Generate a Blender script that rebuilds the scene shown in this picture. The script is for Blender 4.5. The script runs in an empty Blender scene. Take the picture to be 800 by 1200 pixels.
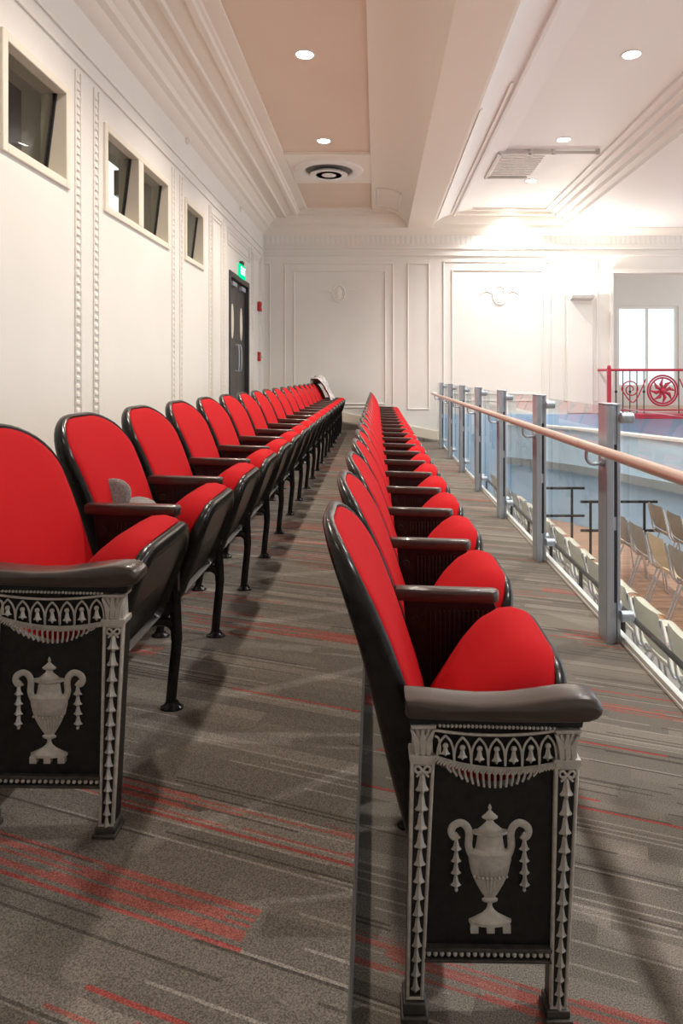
import bpy, bmesh, math, random
from mathutils import Vector, Matrix
random.seed(7)
sc = bpy.context.scene
COL = sc.collection
PI = math.pi
EYE = 1.19
FAR = 12.3
LW = -2.04

# ------------------------------------------------------------------ materials
def new_mat(name, color, rough=0.5, metal=0.0, coat=0.0, spec=0.5, sheen=0.0):
    m = bpy.data.materials.new(name); m.use_nodes = True
    b = m.node_tree.nodes['Principled BSDF']
    b.inputs['Base Color'].default_value = (*color, 1)
    b.inputs['Roughness'].default_value = rough
    b.inputs['Metallic'].default_value = metal
    b.inputs['Coat Weight'].default_value = coat
    b.inputs['Specular IOR Level'].default_value = spec
    b.inputs['Sheen Weight'].default_value = sheen
    return m
def vary(m, c1, c2, scale=20, detail=3, bump=0.0, bscale=None, stretch=(1, 1, 1)):
    nt = m.node_tree; b = nt.nodes['Principled BSDF']
    tc = nt.nodes.new('ShaderNodeTexCoord'); mp = nt.nodes.new('ShaderNodeMapping')
    mp.inputs['Scale'].default_value = stretch
    nt.links.new(tc.outputs['Object'], mp.inputs['Vector'])
    n = nt.nodes.new('ShaderNodeTexNoise'); n.inputs['Scale'].default_value = scale
    n.inputs['Detail'].default_value = detail
    nt.links.new(mp.outputs['Vector'], n.inputs['Vector'])
    r = nt.nodes.new('ShaderNodeValToRGB')
    r.color_ramp.elements[0].position = 0.3; r.color_ramp.elements[1].position = 0.7
    r.color_ramp.elements[0].color = (*c1, 1); r.color_ramp.elements[1].color = (*c2, 1)
    nt.links.new(n.outputs['Fac'], r.inputs['Fac'])
    nt.links.new(r.outputs['Color'], b.inputs['Base Color'])
    if bump:
        n2 = nt.nodes.new('ShaderNodeTexNoise'); n2.inputs['Scale'].default_value = bscale or scale
        n2.inputs['Detail'].default_value = 2
        nt.links.new(mp.outputs['Vector'], n2.inputs['Vector'])
        bp = nt.nodes.new('ShaderNodeBump'); bp.inputs['Strength'].default_value = bump
        bp.inputs['Distance'].default_value = 0.002
        nt.links.new(n2.outputs['Fac'], bp.inputs['Height'])
        nt.links.new(bp.outputs['Normal'], b.inputs['Normal'])
    return m
def emit_mat(name, color, strength):
    m = bpy.data.materials.new(name); m.use_nodes = True
    nt = m.node_tree; nt.nodes.clear()
    e = nt.nodes.new('ShaderNodeEmission'); e.inputs['Color'].default_value = (*color, 1)
    e.inputs['Strength'].default_value = strength
    o = nt.nodes.new('ShaderNodeOutputMaterial'); nt.links.new(e.outputs[0], o.inputs[0])
    return m

M = {}
M['red'] = vary(new_mat('red_fabric', (.6, .012, .012), 0.85, spec=.12), (.42, .006, .009), (.53, .009, .013), 900, 2, .25, 1600)
M['black'] = vary(new_mat('black_lacquer', (.012, .011, .010), 0.24, spec=.30), (.009, .008, .007), (.018, .016, .014), 30, 3)
M['iron'] = vary(new_mat('black_iron', (.012, .011, .010), 0.42, spec=.3), (.008, .0075, .007), (.018, .016, .015), 60, 3, .2, 200)
M['arm'] = vary(new_mat('dark_stained_wood', (.030, .020, .016), 0.30, coat=.35), (.034, .023, .018), (.055, .037, .029), 14, 4, 0, None, (1, 8, 8))
M['silver'] = vary(new_mat('silver_paint', (.5, .47, .42), 0.40, .25), (.44, .41, .37), (.60, .56, .50), 70, 3, .2, 250)
M['gunmetal'] = vary(new_mat('worn_grey_iron', (.06, .055, .05), 0.45, .3), (.05, .045, .04), (.09, .08, .07), 60, 3)
M['wall'] = vary(new_mat('warm_white_plaster', (.80, .76, .70), 0.62, spec=.3), (.79, .755, .70), (.83, .795, .74), 1.2, 2)
M['trimw'] = new_mat('white_trim_paint', (.84, .80, .74), 0.5)
M['winframe'] = new_mat('ivory_frame_paint', (.80, .74, .62), 0.5)
M['ceil'] = new_mat('ceiling_white_paint', (.84, .775, .69), 0.6)
M['ceil_cool'] = new_mat('ceiling_cool_white_paint', (.85, .835, .82), 0.6)
M['ceil_tan'] = vary(new_mat('ceiling_tan_paint', (.60, .48, .42), 0.6), (.74, .59, .475), (.77, .62, .50), .8, 2)
M['baseb'] = new_mat('baseboard_cream', (.72, .64, .52), 0.45)
M['alu'] = vary(new_mat('brushed_steel', (.52, .54, .57), 0.36, .45), (.36, .40, .45), (.44, .48, .53), 40, 2, 0, None, (1, 1, .05))
M['slot'] = new_mat('dark_gap', (.02, .022, .025), 0.5)
M['rail'] = vary(new_mat('satin_bronze_rail', (.66, .50, .42), 0.33, .5), (.62, .47, .39), (.70, .54, .46), 5, 2)
M['kerb'] = new_mat('pale_metal_kerb', (.74, .72, .68), 0.45, .2)
M['door'] = new_mat('charcoal_door_paint', (.055, .05, .048), 0.4)
M['doorfr'] = new_mat('dark_door_frame', (.035, .032, .03), 0.4)
M['fire'] = new_mat('alarm_red', (.50, .02, .02), 0.4)
M['greybox'] = new_mat('grey_plastic', (.58, .55, .51), 0.5)
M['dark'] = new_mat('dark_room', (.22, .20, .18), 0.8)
M['felt'] = vary(new_mat('grey_felt', (.20, .185, .17), 0.9), (.15, .14, .13), (.30, .28, .26), 160, 3, .4, 300)
M['jacket'] = vary(new_mat('pale_grey_cloth', (.55, .53, .50), 0.9), (.35, .33, .31), (.72, .70, .67), 22, 4, .3, 120)
M['blue'] = vary(new_mat('pale_blue_paint', (.52, .66, .80), 0.6), (.42, .63, .86), (.50, .70, .90), 1.5, 2)
M['fascia'] = vary(new_mat('pale_fascia_paint', (.60, .70, .78), 0.5), (.50, .68, .84), (.60, .73, .83), 1.0, 2)
M['band'] = new_mat('grey_band_paint', (.30, .33, .34), 0.6)
M['redrail'] = new_mat('red_balcony_iron', (.42, .02, .05), 0.45)
M['chrome'] = new_mat('chair_chrome', (.62, .62, .64), 0.25, .9)
M['shell_a'] = vary(new_mat('cream_shell', (.62, .58, .46), 0.45), (.58, .55, .44), (.66, .62, .50), 5, 2)
M['shell_b'] = vary(new_mat('tan_shell', (.66, .50, .32), 0.45), (.60, .45, .28), (.70, .54, .36), 5, 2)
M['shell_c'] = vary(new_mat('taupe_shell', (.30, .26, .22), 0.45), (.27, .23, .20), (.35, .30, .25), 5, 2)
M['tier'] = vary(new_mat('grey_tier_carpet', (.36, .34, .31), 0.9), (.30, .28, .26), (.44, .41, .38), 60, 3)
M['fixt'] = new_mat('white_fixture', (.82, .80, .76), 0.45)
M['lamp'] = emit_mat('lamp_disc', (1, .93, .82), 30)
M['sconce_e'] = emit_mat('sconce_glow', (1, .95, .88), 15)
M['green'] = emit_mat('exit_green', (.0, .62, .22), 1.3)
M['greenw'] = emit_mat('exit_letters', (.6, 1, .8), 2.2)
M['white_e'] = emit_mat('booth_lamp_panel', (.9, .92, .88), 1.6)

def glass_mat(name, tint, rough=0.0):
    m = bpy.data.materials.new(name); m.use_nodes = True
    nt = m.node_tree; nt.nodes.clear()
    o = nt.nodes.new('ShaderNodeOutputMaterial'); mix = nt.nodes.new('ShaderNodeMixShader')
    t = nt.nodes.new('ShaderNodeBsdfTransparent'); t.inputs[0].default_value = (*tint, 1)
    g = nt.nodes.new('ShaderNodeBsdfGlossy'); g.inputs['Roughness'].default_value = rough
    f = nt.nodes.new('ShaderNodeFresnel'); f.inputs['IOR'].default_value = 1.45
    ge = nt.nodes.new('ShaderNodeNewGeometry'); inv = nt.nodes.new('ShaderNodeMath'); inv.operation = 'SUBTRACT'; inv.inputs[0].default_value = 1
    mu = nt.nodes.new('ShaderNodeMath'); mu.operation = 'MULTIPLY'
    nt.links.new(ge.outputs['Backfacing'], inv.inputs[1]); nt.links.new(inv.outputs[0], mu.inputs[0]); nt.links.new(f.outputs[0], mu.inputs[1])
    nt.links.new(mu.outputs[0], mix.inputs[0]); nt.links.new(t.outputs[0], mix.inputs[1])
    nt.links.new(g.outputs[0], mix.inputs[2]); nt.links.new(mix.outputs[0], o.inputs[0])
    return m
M['glass'] = glass_mat('rail_glass', (.95, .98, .985))
M['winglass'] = glass_mat('booth_glass', (.8, .82, .8))

def wood_mat():
    m = new_mat('orange_wood_floor', (.45, .22, .1), 0.4)
    nt = m.node_tree; b = nt.nodes['Principled BSDF']
    tc = nt.nodes.new('ShaderNodeTexCoord')
    br = nt.nodes.new('ShaderNodeTexBrick'); br.inputs['Scale'].default_value = 1.0
    br.inputs['Brick Width'].default_value = 1.4; br.inputs['Row Height'].default_value = .12
    br.inputs['Mortar Size'].default_value = .004
    br.inputs['Color1'].default_value = (.62, .34, .20, 1); br.inputs['Color2'].default_value = (.50, .30, .20, 1)
    br.inputs['Mortar'].default_value = (.2, .1, .06, 1)
    nt.links.new(tc.outputs['Object'], br.inputs['Vector'])
    nt.links.new(br.outputs['Color'], b.inputs['Base Color'])
    return m
M['wood'] = wood_mat()

def carpet_mat():
    m = new_mat('striped_carpet', (.1, .09, .08), 0.95, spec=.1)
    nt = m.node_tree; L = nt.links; N = nt.nodes.new; b = nt.nodes['Principled BSDF']
    tc = N('ShaderNodeTexCoord'); mp = N('ShaderNodeMapping')
    mp.inputs['Rotation'].default_value = (0, 0, math.radians(20))
    L.new(tc.outputs['Object'], mp.inputs['Vector'])
    sp = N('ShaderNodeSeparateXYZ'); L.new(mp.outputs[0], sp.inputs[0])
    def mth(op, a, bb=None, c=None):
        n = N('ShaderNodeMath'); n.operation = op
        for i, v in enumerate((a, bb, c)):
            if v is None: continue
            if isinstance(v, (int, float)): n.inputs[i].default_value = v
            else: L.new(v, n.inputs[i])
        return n.outputs[0]
    def cell(width, length, seed):
        row = mth('FLOOR', mth('DIVIDE', sp.outputs[1], width))
        w0 = N('ShaderNodeTexWhiteNoise'); w0.noise_dimensions = '2D'
        cv = N('ShaderNodeCombineXYZ'); L.new(row, cv.inputs[0]); cv.inputs[1].default_value = seed
        L.new(cv.outputs[0], w0.inputs['Vector'])
        off = mth('MULTIPLY', w0.outputs['Value'], 7.3)
        colm = mth('FLOOR', mth('ADD', mth('DIVIDE', sp.outputs[0], length), off))
        w1 = N('ShaderNodeTexWhiteNoise'); w1.noise_dimensions = '3D'
        c2 = N('ShaderNodeCombineXYZ'); L.new(row, c2.inputs[0]); L.new(colm, c2.inputs[1]); c2.inputs[2].default_value = seed
        L.new(c2.outputs[0], w1.inputs['Vector'])
        return w1.outputs['Value']
    def ramp(v, stops, const=True):
        r = N('ShaderNodeValToRGB'); cr = r.color_ramp
        if const: cr.interpolation = 'CONSTANT'
        cr.elements[0].position = stops[0][0]; cr.elements[0].color = (*stops[0][1], 1)
        cr.elements[1].position = stops[1][0]; cr.elements[1].color = (*stops[1][1], 1)
        for p, c in stops[2:]:
            e = cr.elements.new(p); e.color = (*c, 1)
        L.new(v, r.inputs[0]); return r.outputs['Color']
    def mix(f, a, bb, t='MIX'):
        n = N('ShaderNodeMix'); n.data_type = 'RGBA'; n.blend_type = t
        if isinstance(f, (int, float)): n.inputs[0].default_value = f
        else: L.new(f, n.inputs[0])
        for i, v in ((6, a), (7, bb)):
            if isinstance(v, tuple): n.inputs[i].default_value = (*v, 1)
            else: L.new(v, n.inputs[i])
        return n.outputs[2]
    wide = ramp(cell(.05, .7, 1.0), [(0, (.165, .145, .122)), (.35, (.185, .163, .137)), (.6, (.152, .133, .112)), (.85, (.225, .20, .168))])
    fine = cell(.006, .55, 3.0)
    light = ramp(fine, [(0, (0, 0, 0)), (.84, (.7, .7, .7)), (.9, (0, 0, 0))])
    darkm = ramp(fine, [(0, (0, 0, 0)), (.93, (.6, .6, .6))])
    zone = ramp(cell(.085, .7, 9.0), [(0, (0, 0, 0)), (.81, (.55, .55, .55)), (.90, (0, 0, 0))])
    redf = ramp(cell(.0075, .33, 5.0), [(0, (0, 0, 0)), (.62, (1, 1, 1))])
    redsolo = ramp(cell(.009, .6, 13.0), [(0, (0, 0, 0)), (.975, (.8, .8, .8))])
    c = mix(light, wide, (.32, .29, .25))
    c = mix(darkm, c, (.045, .038, .032))
    c = mix(mth('MULTIPLY', zone, redf), c, (.42, .065, .05))
    c = mix(redsolo, c, (.36, .055, .045))
    nz = N('ShaderNodeTexNoise'); nz.inputs['Scale'].default_value = 330; nz.inputs['Detail'].default_value = 2
    L.new(tc.outputs['Object'], nz.inputs['Vector'])
    g = ramp(nz.outputs['Fac'], [(.3, (.50, .50, .50)), (.7, (1.5, 1.5, 1.5))], False)
    c = mix(1.0, c, g, 'MULTIPLY')
    L.new(c, b.inputs['Base Color'])
    bp = N('ShaderNodeBump'); bp.inputs['Strength'].default_value = .5; bp.inputs['Distance'].default_value = .003
    L.new(nz.outputs['Fac'], bp.inputs['Height']); L.new(bp.outputs[0], b.inputs['Normal'])
    return m
M['carpet'] = carpet_mat()

# ------------------------------------------------------------------ mesh helpers
def BM(): return bmesh.new()
def obj(name, bm, mat, parent=None, loc=None, smooth=True, ang=35, bevel=0, bseg=2):
    me = bpy.data.meshes.new(name)
    if not bevel: bmesh.ops.remove_doubles(bm, verts=bm.verts, dist=1e-6)
    bmesh.ops.recalc_face_normals(bm, faces=bm.faces)
    bm.to_mesh(me); bm.free()
    for mm in (mat if isinstance(mat, (list, tuple)) else [mat]):
        me.materials.append(M[mm] if isinstance(mm, str) else mm)
    if smooth:
        me.polygons.foreach_set('use_smooth', [True] * len(me.polygons))
        me.set_sharp_from_angle(angle=math.radians(ang))
    o = bpy.data.objects.new(name, me); COL.objects.link(o)
    if parent: o.parent = parent
    if loc: o.location = loc
    if bevel:
        b = o.modifiers.new('Bevel', 'BEVEL'); b.width = bevel; b.segments = bseg
        b.limit_method = 'ANGLE'; b.angle_limit = math.radians(40)
    return o
def thing(name, label, cat, loc=(0, 0, 0), rz=0, group=None):
    o = bpy.data.objects.new(name, None); COL.objects.link(o)
    o.location = loc; o.rotation_euler = (0, 0, rz); o.empty_display_size = .1
    o['label'] = label; o['category'] = cat
    if group: o['group'] = group
    return o
def tag(o, label, cat, group=None):
    o['label'] = label; o['category'] = cat
    if group: o['group'] = group
    return o
def struct(name, bm, mat, parent=None, **k):
    o = obj(name, bm, mat, parent, **k)
    if not parent: o['kind'] = 'structure'
    return o
def dup(root):
    r = root.copy(); COL.objects.link(r)
    for ch in list(root.children):
        c = ch.copy(); COL.objects.link(c); c.parent = r
        for g in list(ch.children):
            d = g.copy(); COL.objects.link(d); d.parent = c
    return r
def box(bm, x0, x1, y0, y1, z0, z1, mi=0):
    v = [bm.verts.new((x, y, z)) for z in (z0, z1) for y in (y0, y1) for x in (x0, x1)]
    for f in ((0, 2, 3, 1), (4, 5, 7, 6), (0, 1, 5, 4), (2, 6, 7, 3), (0, 4, 6, 2), (1, 3, 7, 5)):
        bm.faces.new([v[i] for i in f]).material_index = mi
    return v
def prism(bm, poly, axis, lo, hi):
    """poly: 2d points. axis 'y': (x,z); 'x': (y,z); 'z': (x,y)"""
    def P(a, b, c):
        return {'y': (a, c, b), 'x': (c, a, b), 'z': (a, b, c)}[axis]
    A = [bm.verts.new(P(a, b, lo)) for a, b in poly]
    B = [bm.verts.new(P(a, b, hi)) for a, b in poly]
    n = len(poly)
    bm.faces.new(A); bm.faces.new(B[::-1])
    for i in range(n): bm.faces.new((A[i], A[(i + 1) % n], B[(i + 1) % n], B[i]))
def tube(bm, pts, r, n=10, caps=True, sy=1.0):
    pts = [Vector(p) for p in pts]
    rs = r if isinstance(r, (list, tuple)) else [r] * len(pts)
    rings = []; up = None
    for i, p in enumerate(pts):
        a = pts[max(i - 1, 0)]; b = pts[min(i + 1, len(pts) - 1)]
        t = (b - a).normalized()
        if up is None:
            up = Vector((0, 0, 1)) if abs(t.z) < .9 else Vector((0, 1, 0))
        s = t.cross(up).normalized(); up = s.cross(t).normalized()
        ring = []
        for k in range(n):
            q = 2 * PI * k / n
            d = s * math.cos(q) * rs[i] + up * math.sin(q) * rs[i]
            ring.append(bm.verts.new((p.x + d.x, p.y + d.y * sy, p.z + d.z)))
        rings.append(ring)
    for i in range(len(rings) - 1):
        for k in range(n):
            bm.faces.new((rings[i][k], rings[i][(k + 1) % n], rings[i + 1][(k + 1) % n], rings[i + 1][k]))
    if caps:
        bm.faces.new(rings[0]); bm.faces.new(rings[-1][::-1])
def lathe(bm, prof, c, n=24, sx=1, sy=1, flute=None):
    """prof: list of (r,z); around z axis at c"""
    rings = []
    for r, z in prof:
        ring = []
        for k in range(n):
            q = 2 * PI * k / n; rr = max(r, 1e-5)
            if flute and flute[0] <= z <= flute[1]: rr *= 1 - flute[2] * (.5 - .5 * math.cos(2 * PI * k / 4))
            ring.append(bm.verts.new((c[0] + rr * math.cos(q) * sx, c[1] + rr * math.sin(q) * sy, c[2] + z)))
        rings.append(ring)
    for i in range(len(rings) - 1):
        for k in range(n):
            bm.faces.new((rings[i][k], rings[i][(k + 1) % n], rings[i + 1][(k + 1) % n], rings[i + 1][k]))
    bm.faces.new(rings[0]); bm.faces.new(rings[-1][::-1])
def cyl(bm, c, r, h, axis='z', n=20):
    prof = [(r, 0), (r, h)]
    b2 = BM(); lathe(b2, prof, (0, 0, 0), n)
    mt = {'z': Matrix(), 'x': Matrix.Rotation(PI / 2, 4, 'Y'), 'y': Matrix.Rotation(-PI / 2, 4, 'X')}[axis]
    mt = Matrix.Translation(c) @ mt
    mp = {}
    for v in b2.verts: mp[v] = bm.verts.new(mt @ v.co)
    for f in b2.faces: bm.faces.new([mp[v] for v in f.verts])
    b2.free()
def bead(bm, c, r, sy=1):
    prof = [(r * math.sin(PI * i / 5), -r * math.cos(PI * i / 5)) for i in range(6)]
    lathe(bm, prof, c, 8, 1, sy)
def smooth_pts(pts, n=6):
    out = []; P = [Vector(p) for p in pts]
    for i in range(len(P) - 1):
        p0 = P[max(i - 1, 0)]; p1 = P[i]; p2 = P[i + 1]; p3 = P[min(i + 2, len(P) - 1)]
        for k in range(n):
            t = k / n
            out.append(.5 * ((2 * p1) + (-p0 + p2) * t + (2 * p0 - 5 * p1 + 4 * p2 - p3) * t * t + (-p0 + 3 * p1 - 3 * p2 + p3) * t ** 3))
    out.append(P[-1]); return out
def interp(tab, z):
    if z <= tab[0][0]: 
        (a, b), (c, d) = tab[0], tab[1]
    elif z >= tab[-1][0]:
        (a, b), (c, d) = tab[-2], tab[-1]
    else:
        for i in range(len(tab) - 1):
            if tab[i][0] <= z <= tab[i + 1][0]:
                (a, b), (c, d) = tab[i], tab[i + 1]; break
    return b + (d - b) * (z - a) / (c - a)

# ------------------------------------------------------------------ theatre chair
SR = 0.54
def outline(w0, w1, h, rb, ry, rz, n=9):
    """closed outline (y,t): bottom half width w0, top half width w1, bottom radius rb, top radii"""
    pts = []
    def arc(cy, cz, ay, az, a0, a1):
        for i in range(n + 1):
            a = a0 + (a1 - a0) * i / n
            pts.append((cy + ay * math.cos(a), cz + az * math.sin(a)))
    arc(w0 - rb, rb, rb, rb, -PI / 2, 0)
    for i in range(1, 6):
        t = i / 6; pts.append((w0 + (w1 - w0) * t, rb + (h - rz - rb) * t))
    arc(w1 - ry, h - rz, ry, rz, 0, PI / 2)
    arc(-(w1 - ry), h - rz, ry, rz, PI / 2, PI)
    for i in range(5, 0, -1):
        t = i / 6; pts.append((-(w0 + (w1 - w0) * t), rb + (h - rz - rb) * t))
    arc(-(w0 - rb), rb, rb, rb, PI, 1.5 * PI)
    return pts
def ringshell(bm, out, rings, fmap):
    """rings: list of (scale-inset metres, depth). fmap(y,t,d)->xyz"""
    cy = 0; ct = sum(p[1] for p in out) / len(out)
    R = []
    n = len(out)
    # inset toward centre line: use normalised scaling per ring
    hy = max(p[0] for p in out); ht = (max(p[1] for p in out) - min(p[1] for p in out)) / 2
    for ins, d in rings:
        sy = max(1 - ins / hy, 0.0); st = max(1 - ins / ht, 0.0)
        R.append([bm.verts.new(fmap(p[0] * sy, ht + (p[1] - ht) * st, d)) for p in out])
    for i in range(len(R) - 1):
        for k in range(n):
            bm.faces.new((R[i][k], R[i][(k + 1) % n], R[i + 1][(k + 1) % n], R[i + 1][k]))
    for ring in (R[0], R[-1]): bm.faces.new(ring)

REAR = [(.27, .010), (.42, -.030), (.585, -.068), (.684, -.094), (.777, -.124), (.90, -.172)]
FRONT = [(.27, .085), (.42, .060), (.614, -.006), (.713, -.044), (.832, -.103), (.90, -.146)]
BACKH = (.25, .885)
def back_map(y, t, d):
    z = BACKH[0] + t
    a = interp(REAR, z); b = interp(FRONT, z)
    f = d / .035
    x = a + (b - a) * min(f, 1) + max(d - .035, 0) - .020 * (1 - (y / .25) ** 2) * (1 if f > .5 else .6)
    return Vector((x, SR / 2 + .012 + y, z + d * .2))
H = BACKH[1] - BACKH[0]
OUT_B = outline(.225, .248, H, .05, .185, .135)

def make_backrest(parent):
    bm = BM()
    ringshell(bm, OUT_B, [(.17, .000), (.08, .000), (.02, .001), (.006, .004), (0, .012), (.001, .026), (.004, .033), (.010, .036), (.014, .033), (.015, .020), (.15, .020)], back_map)
    b = obj('backrest', bm, 'black', parent, ang=50)
    bm = BM()
    ringshell(bm, OUT_B, [(.15, .022), (.017, .022), (.015, .033), (.021, .039), (.04, .044), (.09, .049), (.16, .052), (.22, .053)], back_map)
    obj('back_cushion', bm, 'red', b, ang=70)
    return b

SA = math.radians(71); HX, HZ = .226, .290
US = .34
OUT_S = outline(.210, .222, .328, .03, .115, .10, 10)
OUT_C = outline(.210, .222, US, .03, .135, .12, 10)
def seat_map(y, t, d):
    u = Vector((math.cos(SA), 0, math.sin(SA))); n = Vector((-math.sin(SA), 0, math.cos(SA)))
    return Vector((HX, SR / 2 + .012 + y, HZ)) + u * t + n * d
def make_seat(parent):
    bm = BM()
    bel = lambda y, t, d: seat_map(y, t, d * (1 + 1.6 * max(0, 1 - t / .30)) - .010 * (1 - ((t - .17) / .17) ** 2))
    ringshell(bm, OUT_S, [(.17, .004), (.05, .004), (.034, .003), (.028, -.004), (.012, -.002), (.003, .004), (0, .010), (0, .020), (.002, .026), (.006, .027), (.02, .02), (.10, .02)], bel)
    p = obj('seat_pan', bm, 'black', parent, ang=50)
    bm = BM()
    def cm(y, t, d):
        k = 1 + .55 * max(0, 1 - t / .30)       # cushion is thicker towards the hinge
        return seat_map(y, t, .012 + (d - .012) * k + .024 * max(0, 1 - t / .3))
    ringshell(bm, OUT_C, [(.10, .018), (.008, .018), (.003, .030), (.004, .062), (.014, .088), (.034, .107), (.065, .119), (.11, .124), (.165, .128)], cm)
    obj('seat_cushion', bm, 'red', p, ang=70)
    return p

def armrest(parent, y, x0, x1, ztop, w=.046, name='armrest'):
    bm = BM()
    # plan outline, rounded front
    pts = [(x0, -w * .42), (x0, w * .42)]
    xs = x1 - w * .55
    pts += [(x0 + (xs - x0) * .5, w * .5)]
    for i in range(9):
        a = PI / 2 - PI * i / 8
        pts.append((xs + w * .55 * math.cos(a), w * .5 * math.sin(a)))
    pts += [(x0 + (xs - x0) * .5, -w * .5)]
    zt = ztop; n = len(pts); cx = (x0 + x1) / 2
    lay = []
    for s, dz in ((.92, -.030), (.985, -.026), (1, -.018), (1, -.010), (.975, -.003), (.90, 0)):
        lay.append([bm.verts.new((cx + (a - cx) * (1 - (1 - s) * .35), y + b * s, zt + dz + .004 * math.cos((a - x0) / (x1 - x0) * PI * 1.2))) for a, b in pts])
    for i in range(len(lay) - 1):
        for k in range(n): bm.faces.new((lay[i][k], lay[i][(k + 1) % n], lay[i + 1][(k + 1) % n], lay[i + 1][k]))
    bm.faces.new(lay[0]); bm.faces.new(lay[-1])
    return obj(name, bm, 'arm', parent, ang=60)

def make_middle_standard(parent, y):
    bm = BM()
    # cast plate under the arm with tapering rear edge
    prism(bm, [(.015, .60), (.25, .60), (.262, .57), (.262, .33), (.235, .285), (.10, .285), (.06, .33), (.03, .46)], 'y', y - .011, y + .011)
    # fluting ribs on both faces
    for sgn in (-1, 1):
        for i in range(13):
            x = .085 + i * .0125
            box(bm, x - .0028, x + .0028, y + sgn * .011, y + sgn * .0145, .33, .572)
        cyl(bm, (.045, y + (.011 if sgn > 0 else -.017), .545), .014, .006, 'y', 14)
    fr = obj('side_frame', bm, 'iron', parent, bevel=.0015)
    for kind in (0, 1):
        bm = BM()
        if kind == 0:
            sp = smooth_pts([(.17, y, .262), (.215, y, .268), (.248, y, .250), (.256, y, .21), (.246, y, .10), (.238, y, .012)], 5)
            tube(bm, sp, [.017] * 6 + [.0155] * (len(sp) - 6), 8, sy=.75)
            tube(bm, [(.250, y, .36), (.256, y, .21)], .017, 8, sy=.75)
            x = .238
        else:
            sp = smooth_pts([(.17, y, .262), (.11, y, .270), (.072, y, .250), (.060, y, .20), (.045, y, .10), (.030, y, .012)], 5)
            tube(bm, sp, [.015] * len(sp), 8, sy=.75)
            tube(bm, [(.068, y, .36), (.060, y, .20)], .015, 8, sy=.75)
            x = .030
        lathe(bm, [(.030, 0), (.030, .005), (.020, .012), (.016, .022)], (x + .004, y, 0), 14, 1.15, .8)
        bead(bm, (x + .024, y, .008), .006)
        obj('leg', bm, 'black', fr, ang=50)
    return fr

# ---- ornate end panel, traced sizes given in panel units (u right, v down)
def C(u, v): return (u * .000552 - .0566, .652 - v * .000552)
YF = 0.0                                    # outer face plane
def relief(bm, uv, d0, d1):
    prism(bm, [C(*p) for p in uv], 'y', YF - d1, YF - d0)
def stroke(bm, uv, w, d, n=6, sm=4, y=None):
    pts = [(C(*p)[0], (YF if y is None else y), C(*p)[1]) for p in uv]
    if sm: pts = smooth_pts(pts, sm)
    tube(bm, pts, w * .000552, n, sy=d)
def husk(bm, u, v, w, h, y0=None, d=.006):
    y0 = YF if y0 is None else y0
    sil = [(0, 0), (-.16, .06), (-.22, .32), (-.30, .60), (-.50, .80), (-.38, .88), (-.24, .80), (-.15, .94), (0, 1.10), (.15, .94), (.24, .80), (.38, .88), (.50, .80), (.30, .60), (.22, .32), (.16, .06)]
    B = []
    for a, b in sil:
        x, z = C(u + a * w, v + b * h); B.append(bm.verts.new((x, y0, z)))
    r = []
    for b, dd in ((.05, .4), (.4, .9), (.75, 1.0), (.98, .5)):
        x, z = C(u, v + b * h); r.append(bm.verts.new((x, y0 - d * dd, z)))
    n = len(B)
    rid = [0, 0, 1, 2, 2, 2, 2, 3, 3, 3, 2, 2, 2, 2, 1, 0]
    for i in range(n):
        j = (i + 1) % n
        if rid[i] == rid[j]: bm.faces.new((B[i], B[j], r[rid[i]]))
        else: bm.faces.new((B[i], B[j], r[rid[j]], r[rid[i]]))
    bm.faces.new(B[::-1])

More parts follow.
